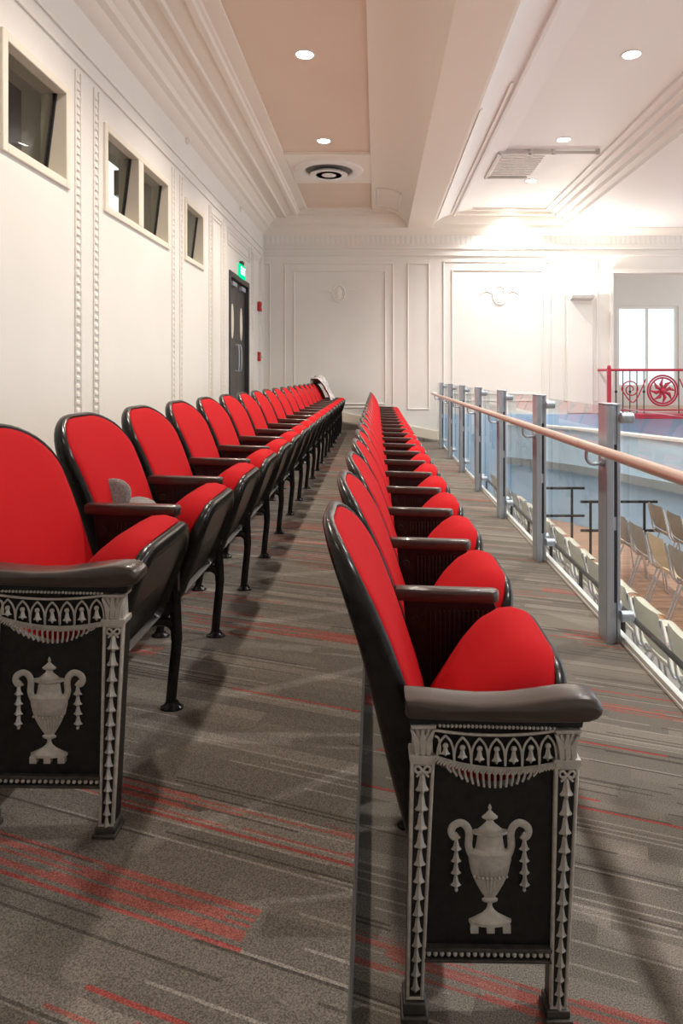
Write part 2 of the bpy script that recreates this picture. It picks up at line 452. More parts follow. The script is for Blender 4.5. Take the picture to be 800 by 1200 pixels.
def make_end_panel(parent):
    bm = BM()
    # black ground plate, open behind the gadroon fringe
    relief(bm, [(185, 330), (235, 352), (300, 388), (360, 408), (400, 413), (440, 408), (500, 388), (560, 352), (600, 336), (590, 950), (165, 950)], -.024, -.006)
    relief(bm, [(190, 180), (605, 185), (610, 325), (500, 345), (400, 352), (300, 342), (190, 312)], -.024, -.004)
    relief(bm, [(108, 158), (698, 168), (690, 205), (116, 196)], -.034, .004)
    pn = obj('end_panel', bm, 'iron', parent, bevel=.0012)
    # pilasters, each with a foot
    for side in (0, 1):
        if side == 0: A, B, Cc, D = (116, 318), (198, 322), (160, 1112), (101, 1112)
        else: A, B, Cc, D = (597, 334), (681, 334), (640, 1145), (581, 1145)
        bm = BM()
        relief(bm, [A, B, Cc, D], -.004, .002)
        lb = BM(); relief(lb, [A, B, Cc, D], -.034, -.004); obj('leg', lb, 'iron', pn)
        ed = lambda p, q, w: stroke(bm, [p, q], w, .8, 6, 0, YF - .003)
        off = 6
        ed((A[0] + off, A[1]), (D[0] + off, D[1]), 6); ed((B[0] - off, B[1]), (Cc[0] - off, Cc[1]), 6)
        ed((A[0], A[1] + 4), (B[0], B[1] + 4), 6); ed((D[0], D[1] - 4), (Cc[0], Cc[1] - 4), 6)
        # astragal under the capital and flared capital
        relief(bm, [(A[0] - 3, A[1] - 26), (B[0] + 3, B[1] - 26), (B[0] + 5, B[1] - 12), (B[0], B[1]), (A[0], A[1]), (A[0] - 5, A[1] - 12)], -.034, .008)
        pil = obj('pilaster', bm, ['silver'], pn, bevel=.0008)
        bm = BM()
        relief(bm, [(A[0] + 14, A[1] + 14), (B[0] - 14, B[1] + 14), (Cc[0] - 12, Cc[1] - 12), (D[0] + 12, D[1] - 12)], .001, .0026)
        obj('pilaster_ground', bm, 'iron', pn)
        bm = BM()
        u0, v0 = A[0] + 2, A[1] - 26
        u1 = B[0] - 2
        relief(bm, [(u0 - 2, v0 - 100), (u1 + 6, v0 - 100), (u1 + 4, v0 - 88), (u0 + 1, v0 - 88)], -.034, .010)
        relief(bm, [(u0 + 8, v0 - 88), (u1 - 8, v0 - 88), (u1 - 4, v0), (u0 + 4, v0)], -.030, .001)
        um = (u0 + u1) / 2
        for k, (sx, top) in enumerate(((-.46, 84), (-.24, 84), (0, 86), (.24, 84), (.46, 84))):
            w = (u1 - u0)
            bx = um + sx * w * .55; tx = um + sx * w * 1.05
            hw = 11
            relief(bm, [(bx - hw * .5, v0), (bx - hw, v0 - 45), (tx - 4, v0 - top), (tx + 4, v0 - top), (bx + hw, v0 - 45), (bx + hw * .5, v0)], 0, .006 if k % 2 else .009)
        obj('capital', bm, 'silver', pn, bevel=.0008)
        # bell husk drop with bow on top
        bm = BM()
        cx0 = (A[0] + B[0]) / 2; cx1 = (D[0] + Cc[0]) / 2
        for s in (-1, 1):
            stroke(bm, [(cx0, A[1] + 30), (cx0 + s * 14, A[1] + 14), (cx0 + s * 26, A[1] + 22), (cx0 + s * 18, A[1] + 36), (cx0, A[1] + 30)], 4.5, .8, 6, 3, YF - .004)
            stroke(bm, [(cx0, A[1] + 30), (cx0 + s * 20, A[1] + 50)], 4, .8, 6, 0, YF - .004)
        v = A[1] + 38; k = 0
        while v < D[1] - 27:
            f = (v - A[1]) / (D[1] - A[1])
            h = 74 - 26 * f; w = 48 - 17 * f
            husk(bm, cx0 + (cx1 - cx0) * f, v, w, h * .98, YF - .0026, .0075)
            v += h * .92; k += 1
        obj('husk_drop', bm, 'silver', pn, ang=25)
        bm = BM()
        (ax, az), (bx, bz) = C(D[0], 1100), C(Cc[0], 1100)
        hz = .036 if side == 0 else .022
        box(bm, ax - .002, bx + .002, -.004, .034, hz, az - (0 if side == 0 else .019))
        box(bm, ax - .006, bx + .004, -.010, .038, hz * .4, hz)
        box(bm, ax - .010, bx + .008, -.016, .040, 0, hz * .4)
        obj('foot', bm, 'gunmetal', pn, bevel=.003)
    # frieze of pointed arches with hanging husks
    bm = BM()
    def curve(u, a, b, sag): t = (u - 195) / 410; return a + (b - a) * t + sag * 4 * t * (1 - t)
    stroke(bm, [(198 + 40.5 * i, curve(198 + 40.5 * i, 212, 214, 16)) for i in range(11)], 5, .9, 6, 2, YF - .004)
    for i in range(7):
        u = 205 + 57 * i + 28
        top = curve(u, 212, 214, 16) + 12; bot = curve(u, 300, 322, 26) - 6
        for s in (-1, 1):
            stroke(bm, [(u + s * 28, bot), (u + s * 26, top + 48), (u + s * 17, top + 20), (u, top)], 4, .9, 6, 3, YF - .004)
        bx, bz = C(u, top + 34); bead(bm, (bx, YF - .005, bz), .0055, .7)
        husk(bm, u, top + 38, 34, (bot - top - 46), YF - .004, .006)
    stroke(bm, [(198, 232), (210, 240), (215, 270), (214, 292)], 4, .9, 6, 3, YF - .004)
    obj('arch_frieze', bm, 'silver', pn, ang=30)
    bm = BM()
    for i in range(29):
        x, z = C(214 + 13.6 * i, 196 + .35 * i); bead(bm, (x, YF - .005, z), .0033)
    obj('bead_row', bm, 'silver', pn)
    # swag moulding
    bm = BM()
    sw = [(196 + 41 * i, curve(196 + 41 * i, 300, 322, 30) + 4) for i in range(11)]
    stroke(bm, sw, 10, .8, 8, 2, YF - .004)
    for i in range(40):
        t = i / 39; u = 200 + 400 * t; v = curve(u, 300, 322, 30) + 4
        x, z = C(u, v); x2, z2 = C(u + 9, v - 9)
        tube(bm, [(x - .003, YF - .011, z - .004), (x + .003, YF - .011, z + .004)], .0016, 5)
    obj('swag_moulding', bm, 'silver', pn)
    bm = BM()
    for i in range(17):
        t = i / 16; u = 238 + 325 * t
        top = curve(u, 300, 322, 30) + 10
        bot = 345 + 66 * math.sin(PI * (.04 + .92 * t)) ** .75
        uu = u + (400 - u) * .10
        stroke(bm, [(u, top), (u + (uu - u) * .2, top + (bot - top) * .55), (uu, bot)], 4.2, 1.0, 6, 3, YF + .002)
    obj('fringe', bm, 'silver', pn)
    # bottom rail with beads
    bm = BM()
    relief(bm, [(166, 938), (590, 944), (589, 956), (166, 950)], -.024, .006)
    relief(bm, [(164, 976), (588, 982), (588, 992), (163, 986)], -.024, .006)
    obj('lower_rail', bm, 'gunmetal', pn, bevel=.0008)
    bm = BM()
    relief(bm, [(165, 948), (588, 954), (588, 984), (164, 978)], -.022, .000)
    obj('rail_ground', bm, 'iron', pn)
    bm = BM()
    for i in range(19):
        x, z = C(178 + 22 * i, 962 + .35 * i); bead(bm, (x, YF - .001, z), .0045)
    obj('bead_row', bm, 'silver', pn)
    # urn
    bm = BM()
    cx, _ = C(384, 0)
    prof_uv = [(30, 868), (72, 866), (72, 856), (54, 848), (26, 834), (15, 824), (10, 815), (9, 803), (26, 796), (28, 788), (18, 782), (26, 772), (36, 756), (46, 738), (55, 720), (61, 706), (62, 702), (72, 660), (74, 628), (60, 622), (50, 618), (46, 600), (42, 574), (62, 566), (62, 556), (40, 552), (16, 532), (12, 524), (26, 518), (28, 512), (14, 500), (6, 490), (8, 482), (3, 462)]
    prof = [(r * .000552, C(0, v)[1]) for r, v in prof_uv]
    z_f0, z_f1 = C(0, 773)[1], C(0, 705)[1]
    lathe(bm, prof, (cx, YF + .006, 0), 96, 1, .38, (z_f0, z_f1, .20))
    for s in (-1, 0, 1):
        relief(bm, [(384 + s * 54 - 13, 864), (384 + s * 54 + 13, 864), (384 + s * 54 + 13, 890), (384 + s * 54 - 13, 890)], -.008, .006)
    for i in range(9):
        x, z = C(330 + 13.5 * i, 704); bead(bm, (x, YF + .006 - .38 * math.sqrt(max(.0001, (.0385) ** 2 - (x - cx) ** 2)), z), .0028)
    for s in (-1, 1):
        stroke(bm, [(384 + s * 62, 640), (384 + s * 72, 610), (384 + s * 70, 570), (384 + s * 78, 545), (384 + s * 98, 532), (384 + s * 122, 542), (384 + s * 130, 562), (384 + s * 120, 580), (384 + s * 106, 572)], 13, .55, 8, 4, YF + .004)
        for i in range(4):
            husk(bm, 384 + s * 114 + s * i * .5, 582 + 40 * i, 36, 42, YF - .000, .009)
        x, z = C(384 + s * 114, 752); bead(bm, (x, YF + .000, z), .0035)
        tube(bm, [(x, YF + .003, C(0, 580)[1]), (x, YF + .003, z)], .0025, 6)
    ob = obj('urn_relief', bm, 'silver', pn, ang=40)
    ob.location.y = .001
    return pn

def end_arm(parent, y0=-.030, y1=.040, name='armrest'):
    bm = BM()
    prof = [C(u, v) for u, v in [(97, 92), (150, 94), (240, 104), (340, 112), (440, 110), (540, 98), (610, 88), (660, 84), (700, 85), (728, 94), (745, 110), (750, 128), (746, 146), (732, 160), (706, 169), (660, 172), (400, 170), (250, 164), (110, 158), (98, 150)]]
    n = len(prof); cxm = sum(p[0] for p in prof) / n; czm = sum(p[1] for p in prof) / n
    lay = []
    w = y1 - y0; ym = (y0 + y1) / 2
    for t, ins in ((0, .010), (.03, .004), (.10, .001), (.2, 0), (.8, 0), (.90, .001), (.97, .004), (1, .010)):
        L = []
        for (x, z) in prof:
            f = 1.0
            dx, dz = x - cxm, z - czm
            L.append(bm.verts.new((x - math.copysign(min(abs(dx), ins), dx), y0 + w * t, z - math.copysign(min(abs(dz), ins), dz))))
        lay.append(L)
    for i in range(len(lay) - 1):
        for k in range(n): bm.faces.new((lay[i][k], lay[i][(k + 1) % n], lay[i + 1][(k + 1) % n], lay[i + 1][k]))
    bm.faces.new(lay[0]); bm.faces.new(lay[-1])
    return obj(name, bm, 'arm', parent, ang=50)

ORD = ['first', 'second', 'third', 'fourth', 'fifth', 'sixth', 'seventh', 'eighth', 'ninth', 'tenth', 'eleventh', 'twelfth', 'thirteenth', 'fourteenth', 'fifteenth', 'sixteenth', 'seventeenth', 'eighteenth', 'nineteenth', 'twentieth', 'twenty-first', 'twenty-second']

XR, YR = .055, 1.262
XL, YL, ZL, SL = -.855, 1.4545, .21, .552
LSC = (1, SL / SR, .957)
GR, GL = 'red theatre chairs in the right row by the glass railing', 'red theatre chairs in the left row by the white wall'

mid = thing('theatre_chair', 'second red folding theatre chair from the near end of the right row', 'chair', (XR, YR + SR, 0), 0, GR)
make_backrest(mid); make_seat(mid); make_middle_standard(mid, 0); armrest(mid, 0, -.008, .268, .626)

first = thing('theatre_chair', 'nearest red theatre chair of the right row, with black and silver urn end panel', 'chair', (XR, YR, 0), 0, GR)
make_backrest(first); make_seat(first); make_end_panel(first); end_arm(first)
NR, NL = 20, 18
for k in range(2, NR):
    c = dup(mid); c.location = (XR, YR + SR * k, 0)
    c['label'] = 'red folding theatre chair, %s from the near end of the right row' % ORD[k]
    if k == NR - 1:
        c['label'] = 'farthest red theatre chair of the right row, closest to the back wall'
        s = make_middle_standard(c, SR); armrest(c, SR, -.008, .268, .626)
for k in range(NL):
    c = dup(first if k == 0 else mid)
    c.location = (XL + (.012 if k else 0), YL + SL * k, ZL); c.scale = LSC; c['group'] = GL
    if k == 0: c['label'] = 'nearest red theatre chair of the left row, with black and silver urn end panel'
    elif k == 1: c['label'] = 'second red theatre chair of the left row, the one holding a grey cap'
    elif k == NL - 1:
        c['label'] = 'farthest red theatre chair of the left row, under the pale jacket'
        make_middle_standard(c, SR); armrest(c, SR, -.008, .268, .626)
    else: c['label'] = 'red folding theatre chair, %s from the near end of the left row' % ORD[k]
    if k:
        for ch in c.children:
            pass
    else:
        for ch in c.children:
            pass

# ------------------------------------------------------------------ room shell
EDGE = -.045
bm = BM(); box(bm, EDGE, 1.125, -2.5, FAR, -.30, 0); struct('floor', bm, 'carpet', smooth=False)
bm = BM(); box(bm, -1.04, EDGE, -2.5, FAR, -.30, ZL); struct('floor_upper_tread', bm, 'carpet', smooth=False)
bm = BM(); box(bm, LW, -1.04, -2.5, FAR, -.30, .43); struct('floor_back_tread', bm, 'carpet', smooth=False)
bm = BM(); prism(bm, [(-1.04, .43), (1.1, .002), (1.1, -.1), (-1.04, -.1)], 'y', 12.10, FAR); struct('floor_far_ramp', bm, 'carpet', smooth=False)

# left wall with window and door openings (y, z ranges)
WZ0, WZ1 = 2.43, 3.06
wins = [(3.72, 4.50), (5.12, 6.68), (7.27, 8.02)]
DY0, DY1, DZ0, DZ1 = 9.45, 10.85, .43, 2.62
bm = BM()
T = .30
def wl(y0, y1, z0, z1): box(bm, LW - T, LW, y0, y1, z0, z1)
segs = [(-2.5, wins[0][0])] + [(wins[i][1], wins[i + 1][0]) for i in range(2)] + [(wins[2][1], DY0), (DY1, FAR + .3)]
for a, b in segs: wl(a, b, -.3, 4.4)
for a, b in wins: wl(a, b, -.3, WZ0 + .0); wl(a, b, WZ1, 4.4)
wl(DY0, DY1, DZ1, 4.4); wl(DY0, DY1, -.3, DZ0)
struct('wall_left', bm, 'wall', smooth=False)
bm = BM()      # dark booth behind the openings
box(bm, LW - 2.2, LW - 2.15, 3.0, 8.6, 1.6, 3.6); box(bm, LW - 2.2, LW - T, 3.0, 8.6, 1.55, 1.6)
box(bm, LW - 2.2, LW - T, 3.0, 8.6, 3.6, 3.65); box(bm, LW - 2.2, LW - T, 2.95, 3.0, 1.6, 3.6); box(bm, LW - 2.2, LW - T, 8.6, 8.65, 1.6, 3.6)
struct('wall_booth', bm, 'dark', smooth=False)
bm = BM(); box(bm, LW - .62, LW - .55, 6.75, 7.15, 2.62, 3.55)
tag(obj('light_panel', bm, 'white_e'), 'bright white panel seen through the middle booth window', 'panel')
bm = BM(); box(bm, LW - .54, LW - .45, 6.70, 6.82, 2.95, 3.2); tag(obj('loudspeaker', bm, 'greybox', bevel=.01), 'grey box hanging in front of the bright panel in the booth', 'speaker')
def window(n, a, b, mull=None):
    bm = BM(); fw = .036; xo = LW + .018; xi = LW - .16
    def fr(y0, y1, z0, z1): box(bm, xi, xo, y0, y1, z0, z1)
    fr(a - .02, a + fw, WZ0 - .02, WZ1 + .02); fr(b - fw, b + .02, WZ0 - .02, WZ1 + .02)
    fr(a + fw, b - fw, WZ0 - .02, WZ0 + fw); fr(a + fw, b - fw, WZ1 - fw, WZ1 + .02)
    if mull: fr(mull - .06, mull + .06, WZ0 + fw, WZ1 - fw)
    w = struct('window_%d' % n, bm, 'winframe', bevel=.006)
    bounds = [(a + fw, b - fw)] if not mull else [(a + fw, mull - .06), (mull + .06, b - fw)]
    for y0, y1 in bounds:
        g = BM()   # the panes lean inwards at the foot
        prism(g, [(LW - .13, WZ0 + fw), (LW - .122, WZ0 + fw), (LW - .052, WZ1 - fw), (LW - .06, WZ1 - fw)], 'y', y0, y1)
        obj('pane', g, 'winglass', w, smooth=False)
        g = BM()
        for yy in (y0 + .008, y1 - .008):
            prism(g, [(LW - .14, WZ0 + fw), (LW - .115, WZ0 + fw), (LW - .045, WZ1 - fw), (LW - .07, WZ1 - fw)], 'y', yy - .008, yy + .008)
        obj('pane_frame', g, 'slot', w, smooth=False)
window(1, *wins[0]); window(2, *wins[1], mull=5.88); window(3, *wins[2])

# door
bm = BM()
box(bm, LW - .14, LW + .02, DY0 - .02, DY0 + .06, DZ0, DZ1 + .02); box(bm, LW - .14, LW + .02, DY1 - .06, DY1 + .02, DZ0, DZ1 + .02)
box(bm, LW - .14, LW + .02, DY0 + .06, DY1 - .06, DZ1 - .06, DZ1 + .02)
d = struct('door_1', bm, 'doorfr', bevel=.004)
for y0, y1, hy in ((DY0 + .065, 10.14, 10.06), (10.15, DY1 - .065, 10.24)):
    bm = BM(); box(bm, LW - .09, LW - .04, y0, y1, DZ0 + .01, DZ1 - .065)
    lf = obj('door_leaf', bm, 'door', d, bevel=.003)
    bm = BM(); cy = (y0 + y1) / 2; cz = 1.96
    N2 = 28
    ro = [bm.verts.new((LW - .038, cy + .09 * math.cos(2 * PI * k / N2), cz + .25 * math.sin(2 * PI * k / N2))) for k in range(N2)]
    bm.faces.new(ro); ex = bmesh.ops.extrude_face_region(bm, geom=bm.faces[:])
    for e in ex['geom']:
        if isinstance(e, bmesh.types.BMVert): e.co.x += .006
    obj('oval_window', bm, M['winframe'], lf)
    bm = BM(); tube(bm, smooth_pts([(LW - .04, hy, 1.25), (LW + .01, hy, 1.27), (LW + .01, hy, 1.60), (LW - .04, hy, 1.62)], 4), .011, 8)
    obj('pull_handle', bm, 'alu', lf)
    bm = BM(); box(bm, LW - .04, LW + .01, cy - .14, cy + .14, DZ1 - .16, DZ1 - .10); obj('door_closer', bm, 'alu', lf, bevel=.004)
    bm = BM(); box(bm, LW - .04, LW - .037, y0 + .03, y1 - .03, DZ0 + .05, DZ0 + .30); obj('kick_plate', bm, 'alu', lf)
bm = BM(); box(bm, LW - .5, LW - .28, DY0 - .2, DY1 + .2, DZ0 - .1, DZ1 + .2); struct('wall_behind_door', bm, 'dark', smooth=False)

# exit sign
es = thing('exit_sign', 'glowing green exit sign on the left wall above the dark double doors', 'sign', (LW + .001, 10.25, 2.73))
bm = BM(); box(bm, 0, .035, -.20, .20, -.10, .10); obj('lit_panel', bm, 'green', es, bevel=.006)
bm = BM(); box(bm, 0, .05, -.10, .04, .10, .15); obj('mounting_box', bm, 'doorfr', es, bevel=.004)
cu = bpy.data.curves.new('exit_letters', 'FONT'); cu.body = 'EXIT'; cu.size = .17; cu.extrude = .002; cu.align_x = 'CENTER'; cu.align_y = 'CENTER'
to = bpy.data.objects.new('tmp', cu); COL.objects.link(to)
dg = bpy.context.evaluated_depsgraph_get(); me = bpy.data.meshes.new_from_object(to.evaluated_get(dg))
bpy.data.objects.remove(to)
me.materials.clear(); me.materials.append(M['greenw'])
tx = bpy.data.objects.new('letters', me); COL.objects.link(tx); tx.parent = es
tx.rotation_euler = (PI / 2, 0, PI / 2); tx.location = (.036, 0, 0)

# alarms and sensors
for z, lab, nm in ((2.36, 'red fire alarm strobe on the left wall near the corner, upper of two red boxes', 'fire_alarm'), (1.50, 'red fire alarm pull station by the corner, lower of two red boxes', 'fire_alarm')):
    t = thing(nm, lab, 'alarm', (LW + .001, 11.75, z))
    bm = BM(); box(bm, 0, .06, -.07, .07, -.08, .08) if z > 2 else box(bm, 0, .045, -.055, .055, -.08, .08); obj('housing', bm, 'fire', t, bevel=.006)
    bm = BM(); box(bm, .045, .07, -.03, .03, -.03, .02); obj('strobe' if z > 2 else 'pull_bar', bm, 'greybox', t, bevel=.004)
for (px, py, lab) in ((218, 165, 'small round wall sensor high above the middle windows'), (281, 245, 'small round wall sensor high up near the far corner')):
    Y = 1632 / (441 - px); z = EYE + (439 - py) * Y / 800
    bm = BM(); cyl(bm, (LW, Y, z), .035, .03, 'x', 16); cyl(bm, (LW + .03, Y, z), .02, .012, 'x', 16)
    tag(obj('wall_sensor', bm, 'trimw', bevel=.003), lab, 'sensor', 'wall sensors')

# wall ornament on the left wall
bm = BM()
for z in (3.30, 3.42): box(bm, LW, LW + .018, -2.5, FAR, z, z + .022)
struct('trim_1', bm, 'trimw', bevel=.005)
tn = 2
for yc in (4.66, 4.96, 6.84, 7.11, 8.35, 9.1, 11.15, 12.05, 3.4, 2.9):
    bm = BM()
    for dy in (-.045, .037): box(bm, LW, LW + .012, yc + dy, yc + dy + .008, .56, 3.26)
    z = .6
    while z < 3.24:
        box(bm, LW, LW + .010, yc - .026, yc + .026, z, z + .028); z += .055
    struct('trim_%d' % tn, bm, 'trimw', bevel=.004); tn += 1
def wall_panel(y0, y1, z0, z1):
    global tn
    bm = BM()
    for i in (0, .05):
        a, b, c, dd = y0 + i, y1 - i, z0 + i, z1 - i; w = .014
        box(bm, LW, LW + .012, a, b, c, c + w); box(bm, LW, LW + .012, a, b, dd - w, dd)
        box(bm, LW, LW + .012, a, a + w, c + w, dd - w); box(bm, LW, LW + .012, b - w, b, c + w, dd - w)
    struct('trim_%d' % tn, bm, 'trimw', bevel=.004); tn += 1
wall_panel(8.45, 9.0, .62, 3.2); wall_panel(DY0 - .1, DY1 + .1, 2.98, 3.22); wall_panel(11.25, 11.95, .62, 3.2)
bm = BM(); box(bm, LW, LW + .02, -2.5, DY0 - .03, .43, .58); box(bm, LW, LW + .02, DY1 + .03, FAR, .43, .58); struct('baseboard_left', bm, 'baseb', bevel=.004)

# back wall with opening to the side room
OX = 4.26
bm = BM()
box(bm, LW - .3, OX, FAR, FAR + .25, -1.6, 4.4); box(bm, OX, 9.0, FAR, FAR + .25, -1.6, .50); box(bm, OX, 9.0, FAR, FAR + .25, 3.02, 4.4)
struct('wall_back', bm, 'wall', smooth=False)
def bw(x0, x1, z0, z1, d=.014, b=None):
    box(b, x0, x1, FAR - d, FAR, z0, z1)
def X(px): return (px - 441) * FAR / 800
def Z(py): return EYE + (439 - py) * FAR / 800
def rect(b, x0, x1, y0, y1, w=.022, d=.016):
    x0, x1, z1, z0 = X(x0), X(x1), Z(y0), Z(y1)
    box(b, x0, x1, FAR - d, FAR, z1 - w, z1); box(b, x0, x1, FAR - d, FAR, z0, z0 + w)
    box(b, x0, x0 + w, FAR - d, FAR, z0 + w, z1 - w); box(b, x1 - w, x1, FAR - d, FAR, z0 + w, z1 - w)
for spec in (((333, 461, 308, 478), (344, 452, 317, 474)), ((477, 503, 308, 480),), ((308, 317, 308, 476),), ((519, 645, 306, 470), (529, 636, 316, 462)), ((660, 700, 306, 470),)):
    bm = BM()
    for r in spec: rect(bm, *r)
    struct('trim_%d' % tn, bm, 'trimw', bevel=.005); tn += 1
for px, py, sc_ in ((397, 344, 1.0), (585, 346, 1.1)):      # oval medallions with leaf sprays
    bm = BM(); cx, cz = X(px), Z(py)
    for r, w in ((.15, .014), (.11, .010)):
        tube(bm, [(cx + r * sc_ * .72 * math.cos(2 * PI * k / 28), FAR - .004, cz + r * sc_ * math.sin(2 * PI * k / 28)) for k in range(29)], w, 6)
    lathe(bm, [(.0, 0)] + [(.06 * math.sin(PI * i / 8), .12 - .12 * math.cos(PI * i / 8)) for i in range(1, 8)] + [(.0, .24)], (cx, FAR, cz - .12), 16, 1, .3)
    for s in (-1, 1):
        tube(bm, smooth_pts([(cx + s * .12, FAR, cz + .02), (cx + s * .24, FAR, cz + .07), (cx + s * .36, FAR, cz + .01)], 5), .010, 6)
    struct('trim_%d' % tn, bm, 'trimw'); tn += 1
bm = BM()
for py in (292, 300): box(bm, LW, 9, FAR - .03, FAR, Z(py), Z(py) + .025)
x = LW + .05
while x < 9:
    box(bm, x, x + .05, FAR - .005, FAR, Z(286), Z(272)); x += .09
struct('trim_%d' % tn, bm, 'trimw', bevel=.004); tn += 1
bm = BM()
prism(bm, [(-1.04, .43), (1.12, 0), (1.12, .17), (-1.04, .60)], 'y', FAR - .025, FAR)
box(bm, LW, -1.04, FAR - .025, FAR, .43, .60)
struct('baseboard_back', bm, 'baseb', bevel=.004)
# pilaster behind the sconce and opening surround
bm = BM(); box(bm, X(664), X(694), FAR - .03, FAR, .5, Z(352)); struct('trim_%d' % tn, bm, 'trimw', bevel=.005); tn += 1
bm = BM(); box(bm, OX - .06, OX, FAR - .03, FAR + .02, .5, 3.02); box(bm, OX - .06, 9, FAR - .03, FAR + .02, 3.02, 3.08)
struct('trim_%d' % tn, bm, 'trimw', bevel=.005); tn += 1
bm = BM(); box(bm, LW - .3, 9, -2.7, -2.5, -1.6, 4.4); struct('wall_rear_blocker', bm, 'wall', smooth=False)  # unseen wall behind the camera, added to keep world light off the foreground

# ceiling: extruded profile (X, height above eye)
prof = [(LW - .3, 2.52), (LW, 2.52), (-1.99, 2.55), (-1.95, 2.60), (-1.90, 2.62), (-1.895, 2.68), (-1.865, 2.70), (-1.83, 2.75), (-1.79, 2.755), (-1.77, 2.79),
        (-1.64, 2.795), (-1.635, 2.775), (-1.60, 2.775), (-1.595, 2.82), (-1.45, 2.83), (-1.445, 2.81), (-1.39, 2.81), (-1.385, 2.86), (-1.36, 2.87), (-1.355, 2.90), (-1.222, 2.905), (-1.22, 2.93),
        (-.082, 2.93), (-.08, 2.90), (-.02, 2.90), (.12, 2.895), (.27, 2.87), (.40, 2.81), (.50, 2.73), (.555, 2.62), (.985, 2.62), (.99, 2.66), (1.03, 2.665), (1.035, 2.70),
        (1.17, 2.79), (1.30, 2.83), (1.36, 2.835), (1.365, 2.81), (1.40, 2.81), (1.405, 2.86), (1.60, 2.895), (1.668, 2.90), (1.67, 2.93),
        (2.97, 2.93), (2.972, 2.90), (3.06, 2.895), (3.065, 2.86), (3.10, 2.86), (3.16, 2.85), (3.165, 2.80), (3.20, 2.80), (3.28, 2.79), (3.285, 2.74), (3.36, 2.71), (3.365, 2.66), (3.43, 2.64), (9.0, 2.64)]
bm = BM()
ya, yb = -2.5, FAR
va = [bm.verts.new((x, ya, EYE + h)) for x, h in prof]; vb = [bm.verts.new((x, yb, EYE + h)) for x, h in prof]
for i in range(len(prof) - 1):
    f = bm.faces.new((va[i], va[i + 1], vb[i + 1], vb[i]))
    if abs(prof[i][1] - 2.93) < 1e-4 and abs(prof[i + 1][1] - 2.93) < 1e-4: f.material_index = 1 if prof[i][0] < 0 else 2
    elif prof[i][0] > 1.0: f.material_index = 2
ta = [bm.verts.new(p) for p in ((LW - .3, ya, EYE + 3.2), (9, ya, EYE + 3.2), (9, yb, EYE + 3.2), (LW - .3, yb, EYE + 3.2))]
bm.faces.new(ta)
bm.faces.new([ta[0]] + va[::1] + [ta[1]]); bm.faces.new([ta[3]] + vb + [ta[2]])
bm.faces.new((ta[0], va[0], vb[0], ta[3])); bm.faces.new((ta[1], va[-1], vb[-1], ta[2]))
struct('ceiling', bm, ['ceil', 'ceil_tan', 'ceil_cool'], ang=25)
# far cornice running along the back wall
bm = BM()
cp = [(FAR, 2.50), (FAR - .06, 2.56), (FAR - .10, 2.62), (FAR - .105, 2.68), (FAR - .14, 2.70), (FAR - .18, 2.76), (FAR - .19, 2.82), (FAR - .26, 2.83), (FAR - .265, 2.88), (FAR - .32, 2.89), (FAR - .33, 2.96), (FAR, 2.96)]
prism(bm, [(y, EYE + h) for y, h in cp], 'x', LW, 9.0)
struct('trim_%d' % tn, bm, 'ceil', ang=25); tn += 1
# cross band in the left recess
HZc = EYE + 2.93
bm = BM(); box(bm, -1.22, -.08, 9.0, 10.35, HZc - .028, HZc + .01); box(bm, -1.22, -.08, 8.97, 9.03, HZc - .045, HZc + .01)
struct('trim_%d' % tn, bm, 'ceil', bevel=.005); tn += 1
# access panel on the cove
bm = BM()
def cove(x): return EYE + interp([(-.02, 2.90), (.12, 2.895), (.27, 2.87), (.40, 2.81), (.50, 2.73), (.555, 2.62)], x)
for yy in (10.6, 11.8):
    tube(bm, [(x, yy, cove(x) - .006) for x in (.02, .12, .27, .38)], .018, 6)
tube(bm, [(.02, 10.6, cove(.02) - .006), (.02, 11.8, cove(.02) - .006)], .018, 6); tube(bm, [(.38, 10.6, cove(.38) - .006), (.38, 11.8, cove(.38) - .006)], .018, 6)
struct('trim_%d' % tn, bm, 'trimw'); tn += 1
bm = BM()
for x0, x1, y0, y1 in ((1.06, 1.09, 7.0, 11.9), (1.30, 1.33, 6.6, 11.9)):
    prism(bm, [(x0, EYE + interp([(1.03, 2.665), (1.035, 2.70), (1.17, 2.79), (1.30, 2.83), (1.36, 2.835)], x0) - .02), (x1, EYE + interp([(1.035, 2.70), (1.17, 2.79), (1.30, 2.83), (1.36, 2.835)], x1) - .02), (x1, EYE + 2.86), (x0, EYE + 2.86)], 'y', y0, y1)
struct('trim_%d' % tn, bm, 'trimw'); tn += 1

# ceiling diffuser
t = thing('ceiling_diffuser', 'round white air diffuser in the tan ceiling recess', 'vent', (-.675, 9.68, HZc - .028)); t.scale = (1.14, 1.14, 1.2)
def conering(bm, r0, z0, r1, z1, th=.008):
    lathe(bm, [(r0, z0), (r1, z1), (r1 + .001, z1 + th), (r0 + .001, z0 + th)], (0, 0, 0), 40)
bm = BM(); lathe(bm, [(.43, 0), (.42, -.02), (.36, -.035), (.30, -.02), (.29, 0)], (0, 0, 0), 48); obj('outer_ring', bm, 'fixt', t)
bm = BM(); lathe(bm, [(.29, -.006), (.0, -.004)], (0, 0, 0), 40); obj('throat', bm, 'felt', t)
for r in (.235, .165):
    bm = BM(); lathe(bm, [(r, -.055), (r - .05, -.03), (r - .052, -.038), (r - .004, -.064)], (0, 0, 0), 40); obj('vane', bm, 'fixt', t)
bm = BM(); lathe(bm, [(.095, -.045), (.090, -.065), (.02, -.072), (.0, -.072)], (0, 0, 0), 32); obj('centre_cap', bm, 'fixt', t)

